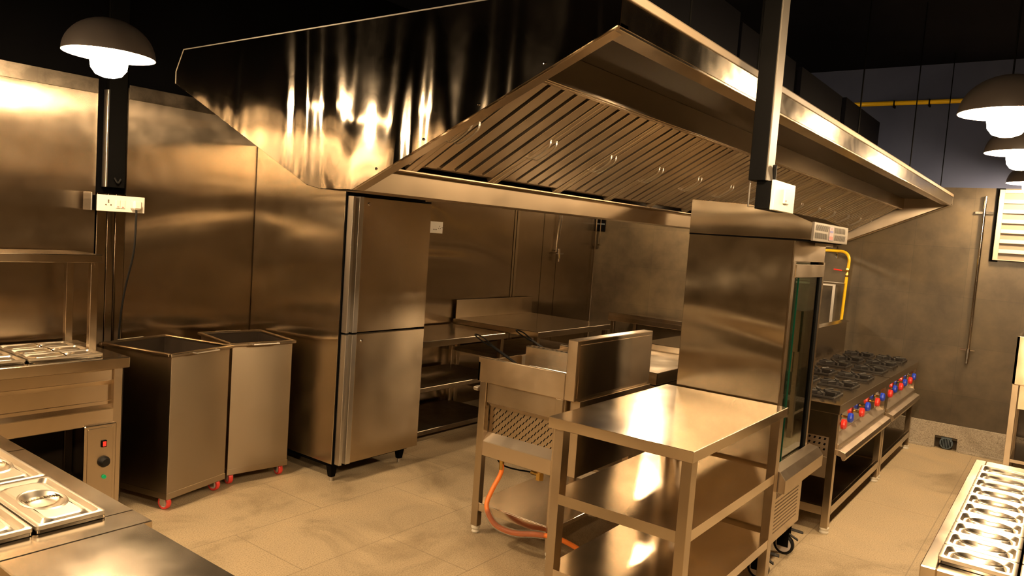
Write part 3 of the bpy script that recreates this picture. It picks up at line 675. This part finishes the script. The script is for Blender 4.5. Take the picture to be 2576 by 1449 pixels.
for j in range(2):
    for i in range(10):
        cx, cy = 2.555+.0655+.1335*i, .145-.205*j
        col_ = 'aisle-side column' if j == 0 else 'outer column'
        lb = f'small oblong steel lid, {order[i]} from the near end, {col_} of the lower right well'
        lp = f'small pan, {order[i]} from near end, {col_} of lower right well'
        if l2 is None:
            p2_ = make_pan(.130, .198, lp, 'pans in the lower right well', (cx, cy, .902), .1)
            l2 = make_lid(.130, .198, lb, 'lids on the lower right well', (cx, cy, .921), handle=False, oval=(.19, .26))
        else: dup(p2_, (cx, cy, .902), label=lp); dup(l2, (cx, cy, .921), label=lb)

# ------------------------------------------------------------------ work table in front of the cabinet
t = thing('work_table', 'stainless work table with two under-shelves in front of the tall glass-door cabinet', 'table', (3.3, 1.45, 0))
TX0, TX1, TY0, TY1, TZ = 2.735, 3.93, 1.108, 1.79, 1.0
MB().box(TX0, TX1, TY0, TY1, TZ-.048, TZ).build('tabletop', 'steel_top', t, bevel=.002)
for z0 in (.612, .268):
    sh = MB(); xl, xr, yl, yr = TX0+.085, TX1-.075, TY0+.057, TY1-.067
    sh.box(xl, xr, TY0+.014, TY1-.024, z0, z0+.047).box(TX0+.027, xl, yl, yr, z0, z0+.047).box(xr, TX1-.017, yl, yr, z0, z0+.047)
    sh.build('shelf', 'steel_top', t, bevel=0)
for x in (TX0+.055, TX1-.045):
    for y in (TY0+.035, TY1-.045):
        l_ = MB().box(x-.03, x+.03, y-.022, y+.022, .03, TZ-.048).build('leg', 'steel_dull', t, bevel=.002)
        MB().tube([(x, y, 0), (x, y, .03)], .018).build('foot', 'foot', l_, bevel=0)

# ------------------------------------------------------------------ tall cabinet oven
t = thing('tall_cabinet', 'tall stainless display cabinet with glass door and vented head on black castors', 'cabinet', (4.28, 1.45, 0))
OX0, OX1, OY0, OY1 = 3.96, 4.60, 1.17, 1.745
MB().box(OX0, OX0+.03, OY0, OY1, .20, 1.865).build('side_panel', 'oven_side', t, bevel=.003)
MB().box(OX0+.03, OX1, OY1-.02, OY1, .20, 1.865).build('back_panel', 'inside', t)
MB().box(OX0+.03, OX1, OY0+.005, OY1-.02, .20, .60).build('lower_body', 'steel_dull', t)
MB().box(OX0+.03, OX1, OY0+.005, OY1-.02, 1.75, 1.865).build('upper_body', 'steel_dull', t)
MB().box(OX0+.03, OX0+.075, OY0, OY0+.03, .6, 1.75).box(OX1-.03, OX1, OY0, OY0+.03, .6, 1.75).box(OX0+.075, OX1-.03, OY0-.004, OY0+.03, 1.665, 1.735).box(OX0+.03, OX1, OY0-.003, OY0+.03, .60, .655).build('door_frame', 'steel_dull', t)
MB().box(OX0+.132, OX0+.150, OY0+.018, OY0+.022, .655, 1.665).build('sash', 'blackgap', t, bevel=0)
MB().box(OX1-.075, OX1-.03, OY0+.001, OY0+.0095, .655, 1.665).build('door_seal', 'blackgap', t, bevel=0)
MB().box(OX1-.03, OX1, OY1-.05, OY1-.02, .6, 1.75).box(OX1-.012, OX1-.004, OY0+.03, OY0+.08, .6, 1.75).build('rear_post', 'blackgap', t)
MB().box(OX0+.08, OX1-.03, OY0+.010, OY0+.015, .655, 1.665).build('glass_door', 'glass', t, bevel=0)
MB().box(OX0+.160, OX0+.1645, OY0+.001, OY0+.0095, .655, 1.665).build('glass_edge', 'glass_edge', t, bevel=0)
MB().box(OX0+.225, OX1-.03, OY0+.023, OY0+.028, .655, 1.665).build('sliding_glass', 'glass', t, bevel=0)
MB().box(OX1-.010, OX1-.005, OY0+.08, OY1-.05, .62, 1.74).build('side_glass', 'glass', t, bevel=0)
MB().box(OX0+.03, OX0+.20, OY0+.05, OY0+.055, 1.08, 1.10).box(OX0+.25, OX0+.256, OY0+.04, OY0+.05, 1.695, 1.725).build('latch', 'chrome', t)
# head with sloping top
hp = [(1.745, 1.865), (1.745, 2.052), (1.42, 2.035), (1.20, 2.000), (1.085, 1.955), (1.085, 1.868)]
MB().prism(hp, 'x', OX0-.004, OX1+.02).build('head', 'oven_side', t, bevel=.002)
MB().box(OX0-.002, OX1+.018, 1.095, OY1, 1.858, 1.866).build('head_gap', 'blackgap', t, bevel=0)
vp = MB().box(OX0-.015, OX1+.045, 1.073, 1.085, 1.862, 1.958).build('vent_plate', 'alu', t)
for side in (0, 1):
    s_ = MB()
    for i in range(13):
        for zb_, sl in ((1.917, 1), (1.876, -1)):
            xa = OX0+.015+side*.375+i*.0185; k = .010*(sl if side == 0 else -sl)
            s_.add([(xa, 1.0722, zb_), (xa+.006, 1.0722, zb_), (xa+.006+k, 1.0722, zb_+.030), (xa+k, 1.0722, zb_+.030)], [(0, 1, 2, 3)])
    s_.build('vent_slots', 'blackgap', vp, bevel=0)
bd = MB().box(OX0+.275, OX0+.355, 1.070, 1.073, 1.872, 1.948).build('badge', 'sticker', vp)
MB().box(OX0+.285, OX0+.345, 1.0690, 1.0702, 1.915, 1.925).build('badge_line', 'dimblue', vp, bevel=0)
MB().box(OX0+.285, OX0+.345, 1.0690, 1.0702, 1.880, 1.895).box(OX0+.31, OX0+.32, 1.0690, 1.0702, 1.934, 1.940).build('badge_mark', 'dimred', vp, bevel=0)
MB().box(OX0+.35, OX0+.50, 1.10, 1.16, 1.84, 1.857).build('head_catch', 'cream', t)
MB().box(OX0+.16, OX0+.2, OY1-.03, OY1-.0, 2.04, 2.06).build('clip', 'rubber', t)
# drip tray grip
MB().prism([(OY0, .665), (1.115, .655), (1.085, .615), (1.085, .545), (OY0, .545)], 'x', 3.932, 4.65).build('drip_tray', 'steel_filter', t, bevel=.002)
lo = MB().box(OX0+.05, OX1-.05, OY0-.004, OY0+.005, .22, .53).build('grille_panel', 'steel_dull', t)
s_ = MB()
for i in range(26):
    s_.add([(OX0+.08+i*.0175, OY0-.0046, .462), (OX0+.086+i*.0175, OY0-.0046, .462), (OX0+.094+i*.0175, OY0-.0046, .497), (OX0+.088+i*.0175, OY0-.0046, .497)], [(0, 1, 2, 3)])
for j in range(9):
    for i in range(34): s_.box(OX0+.078+i*.0137, OX0+.082+i*.0137, OY0-.0048, OY0-.004, .435-j*.021, .443-j*.021)
s_.build('grille_holes', 'dot', lo, bevel=0)
for x, y in ((4.08, 1.225), (4.53, 1.225), (4.08, 1.66), (4.53, 1.66)):
    c_ = MB().box(x-.035, x+.035, y-.035, y+.035, .185, .20).box(x-.022, x-.016, y-.03, y+.035, .05, .185).box(x+.016, x+.022, y-.03, y+.035, .05, .185).build('castor', 'black', t)
    MB().lathe([(.052, -.012), (.06, -.008), (.06, .008), (.052, .012), (.045, .013), (.045, -.013), (.052, -.012)], (x, y, .06), 'x', 28).build('tyre', 'rubber', c_, bevel=0)
    MB().lathe([(0, -.014), (.045, -.012), (.045, .012), (0, .014)], (x, y, .06), 'x', 24).build('hub', 'greywheel', c_, bevel=0)
    MB().beam((x, y-.03, .16), (x+.02, y-.10, .150), .035, .006).beam((x, y-.02, .13), (x+.015, y-.075, .10), .03, .006).build('brake_lever', 'rubber', c_)

# ------------------------------------------------------------------ gas fryer
t = thing('gas_fryer', 'stainless gas fryer with tall folded back panel and perforated side', 'fryer', (3.8, 2.4, 0))
GX0, GX1, GY0, GY1 = 3.40, 4.28, 2.07, 2.745
MB().box(GX0, GX1, GY0, GY0+.066, .912, 1.245).build('back_panel', 'steel', t, bevel=.004)
MB().box(GX0+.02, GX1-.02, GY0-.004, GY0, .93, 1.222).build('back_inset', 'steel', t, bevel=.002)
tk = MB(); tk.box(GX0, GX0+.02, GY0+.066, GY1, .912, 1.058); tk.box(GX1-.02, GX1, GY0+.066, GY1, .912, 1.058); tk.box(GX0, GX1, GY1-.02, GY1, .912, 1.03); tk.box(GX0+.02, GX1-.02, GY0+.066, GY1-.02, .912, .93)
tk.build('tank_surround', 'steel', t, bevel=.004)
MB().box(GX0+.03, GX1-.03, GY0+.08, GY1-.04, .93, .945).build('oil_well', 'blackgap', t)
dv = MB().box(3.80, 3.86, GY0+.068, GY1-.05, .93, 1.095).build('divider', 'steel', t, bevel=.003)
MB().box(4.22, 4.26, GY0+.068, GY0+.22, .93, 1.13).build('control_box', 'steel', t, bevel=.003)
s_ = MB()
for k in range(16): s_.lathe([(0, 0), (.008, 0), (.008, .001)], (3.822, GY0+.10+k*.034, 1.0955), 'z', 8)
s_.build('divider_holes', 'blackgap', dv, bevel=0)
MB().box(GX0+.04, GX1-.01, GY0-.015, GY0+.08, .49, .912).box(GX0+.03, GX1-.03, GY0+.08, GY1-.06, .87, .912).build('burner_housing', 'steel_dull', t)
# near side: frame with recessed perforated sheet
MB().box(GX0+.012, GX0+.02, GY0+.06, GY1-.07, .795, .912).build('side_apron', 'steel_dull', t)
MB().add([(GX0+.012, GY0+.10, .80), (GX0+.012, GY1-.07, .80), (GX0+.05, GY1-.085, .765), (GX0+.05, GY0+.115, .765)], [(0, 1, 2, 3)]).build('bevel_strip', 'steel_filter', t, bevel=0)
pf = MB().box(GX0+.05, GX0+.055, GY0+.06, GY1-.07, .60, .775).build('perforated_panel', 'steel_dull', t, bevel=0)
s_ = MB()
for j in range(8):
    for i in range(12):
        y = GY1-.095-i*.043-(j % 2)*.0215; z = .752-j*.0205
        if y-.02 > GY0+.06: s_.add([(GX0+.0493, y, z-.006), (GX0+.0493, y-.005, z-.008), (GX0+.0493, y-.018, z+.012), (GX0+.0493, y-.013, z+.014)], [(0, 1, 2, 3)])
s_.build('perforations', 'blackgap', pf, bevel=0)
MB().prism([(GX0+.05, .612), (GX0+.058, .612), (GX0+.02, .565), (GX0+.004, .565)], 'y', GY0+.06, GY1-.06).box(GX0+.004, GX0+.02, GY0+.06, GY1-.06, .478, .565).build('side_ledge', 'steel_filter', t, bevel=.002)
for x in (GX0+.022, GX1-.03):
    for y in (GY0+.095, GY1-.045):
        l_ = MB().box(x-.021, x+.021, y-.024, y+.024, .045, .912).build('leg', 'steel_dull', t, bevel=.002)
        MB().lathe([(0, 0), (.018, 0), (.024, .008), (.018, .02), (.026, .03), (.026, .045), (0, .045)], (x, y, 0), 'z', 16).build('foot', 'foot', l_, bevel=0)
MB().box(GX0+.01, GX1-.02, GY0+.08, GY1-.03, .165, .19).box(GX0+.008, GX0+.02, GY0+.1, GY1-.06, .14, .185).build('bottom_shelf', 'steel_top', t)
MB().tube([(GX0+.02, GY1, .86), (GX0+.02, GY1+.03, .86), (GX0+.25, GY1+.03, .86)], .012).build('side_handle', 'alu', t, bevel=0)
for x, lb in ((3.60, 'near'), (4.03, 'far')):
    b = thing('fry_basket', f'wire fry basket with looped handle, the {lb} one in the fryer', 'basket', (x, 2.45, .95), 0, 'fry baskets')
    hd = MB(); L_ = [(x, 2.62, 1.02), (x, 2.80, 1.085)]
    hd.beam((x, 2.58, 1.0), (x, 2.82, 1.098), .028, .006)
    hd.build('handle_strap', 'black', b)
    lp = smooth_path([(x-.010, 2.81, 1.092), (x-.022, 2.86, 1.112), (x-.026, 2.90, 1.130), (x-.014, 2.935, 1.143), (x, 2.945, 1.147), (x+.014, 2.935, 1.143), (x+.026, 2.90, 1.130), (x+.022, 2.86, 1.112), (x+.010, 2.81, 1.092)], 4)
    MB().tube(lp, .0045, 8).build('handle_loop', 'black', b, bevel=0)
    wr = MB()
    for k in range(7): wr.tube([(x-.09+k*.03, 2.22, 1.0), (x-.09+k*.03, 2.22, .95), (x-.09+k*.03, 2.58, .95), (x-.09+k*.03, 2.58, 1.0)], .0015, 5)
    for k in range(9): wr.tube([(x-.09, 2.22+k*.045, 1.0), (x-.09, 2.22+k*.045, .95), (x+.09, 2.22+k*.045, .95), (x+.09, 2.22+k*.045, 1.0)], .0015, 5)
    wr.tube([(x-.09, 2.22, 1.0), (x+.09, 2.22, 1.0), (x+.09, 2.58, 1.0), (x-.09, 2.58, 1.0), (x-.09, 2.22, 1.0)], .003, 6)
    wr.build('wire_mesh', 'chrome', b, bevel=0)
t = thing('gas_hose', 'orange rubber gas hose looping down under the fryer', 'hose', (3.42, 2.5, .2))
hz = smooth_path([(3.43, 2.545, .475), (3.43, 2.545, .40), (3.38, 2.565, .30), (3.34, 2.565, .22), (3.33, 2.51, .150), (3.33, 2.44, .125), (3.34, 2.34, .125), (3.36, 2.22, .150), (3.40, 2.10, .150), (3.48, 2.00, .09), (3.55, 1.93, .02)], 8)
MB().tube(hz, .0135, 12).build('hose', 'orange', t, bevel=0)
MB().tube(hz[26:60], .021, 12, caps=False).build('plastic_sleeve', 'sleeve', t, bevel=0)
MB().tube([(3.43, 2.545, .50), (3.43, 2.545, .455)], .016, 6).tube([(3.43, 2.545, .455), (3.43, 2.545, .42)], .014, 8).build('hose_fitting', 'brass', t, bevel=0)
t = thing('gas_valve', 'brass gas valve with thin pilot tube hanging beneath the fryer', 'valve', (3.45, 2.35, .42))
MB().tube([(3.50, 2.32, .52), (3.50, 2.32, .47)], .028, 6, sm=False).tube([(3.50, 2.32, .47), (3.50, 2.32, .44)], .02, 8).tube([(3.50, 2.32, .44), (3.50, 2.32, .40)], .024, 6, sm=False).tube([(3.50, 2.34, .43), (3.50, 2.38, .43)], .012, 6).build('valve_body', 'brass', t, bevel=0)
MB().tube(smooth_path([(3.45, 2.62, .49), (3.46, 2.57, .44), (3.48, 2.50, .425), (3.50, 2.38, .43)]), .005, 8).build('pilot_tube', 'black', t, bevel=0)

# ------------------------------------------------------------------ griddle behind the fryer
t = thing('griddle_table', 'stainless griddle table with bright raised plate behind the fryer', 'griddle', (5.3, 2.45, 0))
MB().box(4.457, 6.2, 2.10, 2.74, .87, .95).build('worktop', 'steel_top', t, bevel=.003)
MB().box(5.38, 6.15, 2.12, 2.70, .95, 1.0).build('raised_plate', 'polished', t, bevel=.003)
MB().box(4.47, 6.18, 2.115, 2.725, .60, .862).build('body', 'steel_dull', t)
MB().box(4.465, 6.185, 2.11, 2.73, .862, .87).build('shadow_gap', 'blackgap', t, bevel=0)
MB().box(4.48, 6.17, 2.13, 2.71, .18, .20).build('bottom_shelf', 'steel_dull', t)
for x in (4.50, 6.16):
    for y in (2.14, 2.70): MB().box(x-.02, x+.02, y-.02, y+.02, 0, .60).build('leg', 'steel_dull', t)

# ------------------------------------------------------------------ burner ranges
def make_range(name, label, xa, xb, group):
    t = thing(name, label, 'range', (xa, 1.1, 0), 0, group)
    Y0_, Y1_, Z = 1.10, 1.77, .85
    MB().box(xa, xb, Y0_, Y1_, Z-.062, Z).build('hob_top', 'steel_dull', t, bevel=.003)
    MB().box(xa+.01, xb-.005, Y1_, Y1_+.03, Z-.06, 1.15).prism([(Y1_-.03, 1.15), (Y1_+.03, 1.165), (Y1_+.03, 1.15)], 'x', xa+.01, xb-.005).build('splashback', 'steel_dull', t, bevel=.002)
    MB().box(xa+.01, xa+.02, Y0_+.05, Y1_-.02, .63, Z-.062).build('side_panel', 'steel_dull', t)
    MB().box(xb-.02, xb-.01, Y0_+.05, Y1_-.02, .48, Z-.062).build('side_panel', 'steel_dull', t)
    MB().box(xa+.06, xb-.06, Y1_-.03, Y1_-.02, .18, Z-.062).build('back_panel', 'inside', t)  # dark sheet added so the space under the range reads as shade
    pf = MB().box(xa+.02, xa+.028, Y0_+.05, Y1_-.04, .50, .67).box(xa+.008, xa+.02, Y0_+.05, Y1_-.04, .455, .50).box(xa+.012, xa+.02, Y0_+.05, Y1_-.04, .36, .455).build('perforated_side', 'steel_filter', t)
    s_ = MB()
    for j in range(4):
        for i in range(18):
            y = Y0_+.075+i*.032; z = .645-j*.034
            s_.add([(xa+.0192, y, z-.006), (xa+.0192, y+.012, z-.004), (xa+.0192, y+.006, z+.010), (xa+.0192, y-.006, z+.008)], [(0, 1, 2, 3)])
    s_.build('perforations', 'blackgap', pf, bevel=0)
    MB().box(xa+.05, xb-.05, Y0_+.045, Y0_+.055, .62, Z-.062).build('control_panel', 'polished', t)
    MB().prism([(Y0_+.05, .63), (Y0_+.06, .63), (Y0_+.012, .585), (Y0_, .585)], 'x', xa+.05, xb-.05).box(xa+.05, xb-.05, Y0_+.0, Y0_+.01, .555, .585).build('lower_ledge', 'steel_filter', t)
    tr = [(Y0_+.02, .555), (Y0_-.01, .552), (Y0_-.045, .540), (Y0_-.055, .515), (Y0_-.045, .49), (Y0_-.03, .488), (Y0_-.02, .51), (Y0_+.02, .52)]
    MB().prism(tr, 'x', xa+.05, xb-.05).build('drip_tray_grip', 'steel_filter', t, bevel=.002)
    W = xb-xa
    for k in range(3):
        xc = xa+W*(k+.5)/3
        for kind, dx in (('red', -.09), ('blue', .09)):
            x = xc+dx
            kn = MB().lathe([(0, -.055), (.022, -.055), (.031, -.050), (.033, -.040), (.033, -.026), (.026, -.022), (0, -.022)], (x, Y0_+.045, .70 if kind == 'red' else .715), 'y', 14, sm=False).build('red_knob' if kind == 'red' else 'blue_knob', kind, t, bevel=0)
            MB().tube([(x, Y0_+.045, .70 if kind == 'red' else .715), (x, Y0_+.02, .70 if kind == 'red' else .715)], .008, 8).build('stem', 'brass', kn, bevel=0)
    for x in (xa+.03, xb-.03):
        for y in (Y0_+.03, Y1_-.03):
            l_ = MB().box(x-.028, x+.028, y-.022, y+.022, .04, Z-.062).build('leg', 'steel_dull', t, bevel=.002)
            MB().lathe([(0, 0), (.026, 0), (.03, .01), (.024, .022), (.030, .03), (.030, .04), (0, .04)], (x, y, 0), 'z', 16).build('foot', 'foot', l_, bevel=0)
    MB().box(xa+.03, xb-.03, Y0_+.03, Y1_-.03, .168, .176).box(xa+.05, xb-.05, Y0_+.008, Y0_+.03, .12, .176).box(xa+.005, xa+.03, Y0_+.05, Y1_-.05, .12, .176).build('bottom_shelf', 'steel_dull', t)
    return t
def make_grate(loc, label):
    t = thing('burner_grate', label, 'grate', loc, 0, 'cast iron burner grates', local=True)
    a = .115; z = .0
    g = MB()
    for s_ in (-1, 1):
        g.box(-a-.012, a+.012, s_*a*.98-.007, s_*a*.98+.007, 0, .014); g.box(s_*a*1.0-.007, s_*a*1.0+.007, -a, a, 0, .014)
    for k in range(8):
        an = math.radians(45*k+22.5); r1, r0_ = (.125, .040)
        x1_, y1_ = max(-a, min(a, r1*math.cos(an)*1.1)), max(-a, min(a, r1*math.sin(an)*1.1))
        g.beam((r0_*math.cos(an), r0_*math.sin(an), .020), (x1_, y1_, .022), .017, .026)
    g.build('grate_bars', 'iron', t, bevel=.002)
    MB().lathe([(0, .014), (.03, .013), (.042, .008), (.045, 0)], seg=20).build('burner_head', 'iron', t, bevel=0)
    return t
make_range('gas_range', 'stainless burner range with red and blue knobs, the nearer unit behind the tall cabinet', 5.04, 6.60, 'burner ranges')
make_range('gas_range', 'stainless burner range with red and blue knobs, the unit against the far wall', 6.615, 8.0, 'burner ranges')
g0 = None
cols = [5.32, 5.82, 6.32, 6.86, 7.31, 7.76]
for i, cx in enumerate(cols):
    for j, cy in enumerate((1.30, 1.58)):
        lb = f'black cast iron grate, {order[i]} from the near end of the ranges, ' + ('aisle side' if j == 0 else 'splashback side')
        if g0 is None: g0 = make_grate((cx, cy, .850), lb)
        else: dup(g0, (cx, cy, .850), label=lb)

# ------------------------------------------------------------------ tables along the steel wall and the far wall
def shelf_table(name, label, xa, xb, ya, yb, z, shelves, splash=None):
    t = thing(name, label, 'table', (xa, ya, 0))
    MB().box(xa, xb, ya, yb, z-.055, z).build('tabletop', 'steel_top', t, bevel=.003)
    for sz in shelves: MB().box(xa+.015, xb-.015, ya+.015, yb-.015, sz-.04, sz).build('shelf', 'steel_dark', t, bevel=.003)  # shelves use the darker steel: shade under the table painted in
    for x in (xa+.04, xb-.04):
        for y in (ya+.04, yb-.04): MB().box(x-.022, x+.022, y-.022, y+.022, 0, z-.055).build('leg', 'steel_dull', t)
    if splash: MB().box(xa+.03, xb, yb-.012, yb, z, splash).box(xa+.02, xb+.005, yb-.02, yb, splash-.008, splash).build('splashback', 'steel', t)
    return t
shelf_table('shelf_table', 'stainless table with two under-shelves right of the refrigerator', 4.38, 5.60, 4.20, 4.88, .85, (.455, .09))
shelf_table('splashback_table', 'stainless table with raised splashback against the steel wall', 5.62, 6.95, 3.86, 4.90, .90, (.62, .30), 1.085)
t = thing('far_table', 'stainless table with raised edge against the tiled far wall', 'table', (7.8, 3.5, 0))
MB().box(7.62, 8.26, 2.8, 4.27, .86, .915).box(7.62, 7.65, 2.8, 4.27, .915, .955).build('tabletop', 'steel_top', t, bevel=.002)
for y in (2.85, 4.22):
    for x in (7.66, 8.22): MB().box(x-.02, x+.02, y-.02, y+.02, 0, .86).build('leg', 'steel_dull', t)
t = thing('dish_table', 'stainless sink table with upright side at the right edge by the far wall', 'table', (7.6, .1, 0))
MB().box(7.40, 7.42, -.30, .326, .845, 1.24).box(7.40, 8.2, .306, .326, .845, 1.24).build('upstand', 'steel', t)
MB().box(7.40, 8.2, -.9, .27, .645, .84).build('sink_bowl', 'steel', t)
MB().box(7.40, 8.2, -.9, .326, .84, .846).build('tabletop', 'steel_top', t)
for y in (.30, -.86):
    for x in (7.43, 8.16): MB().box(x-.025, x+.025, y-.022, y+.022, 0, .84).build('leg', 'steel_dull', t)
MB().box(7.42, 8.18, -.86, .28, .19, .22).build('bottom_shelf', 'steel_top', t)
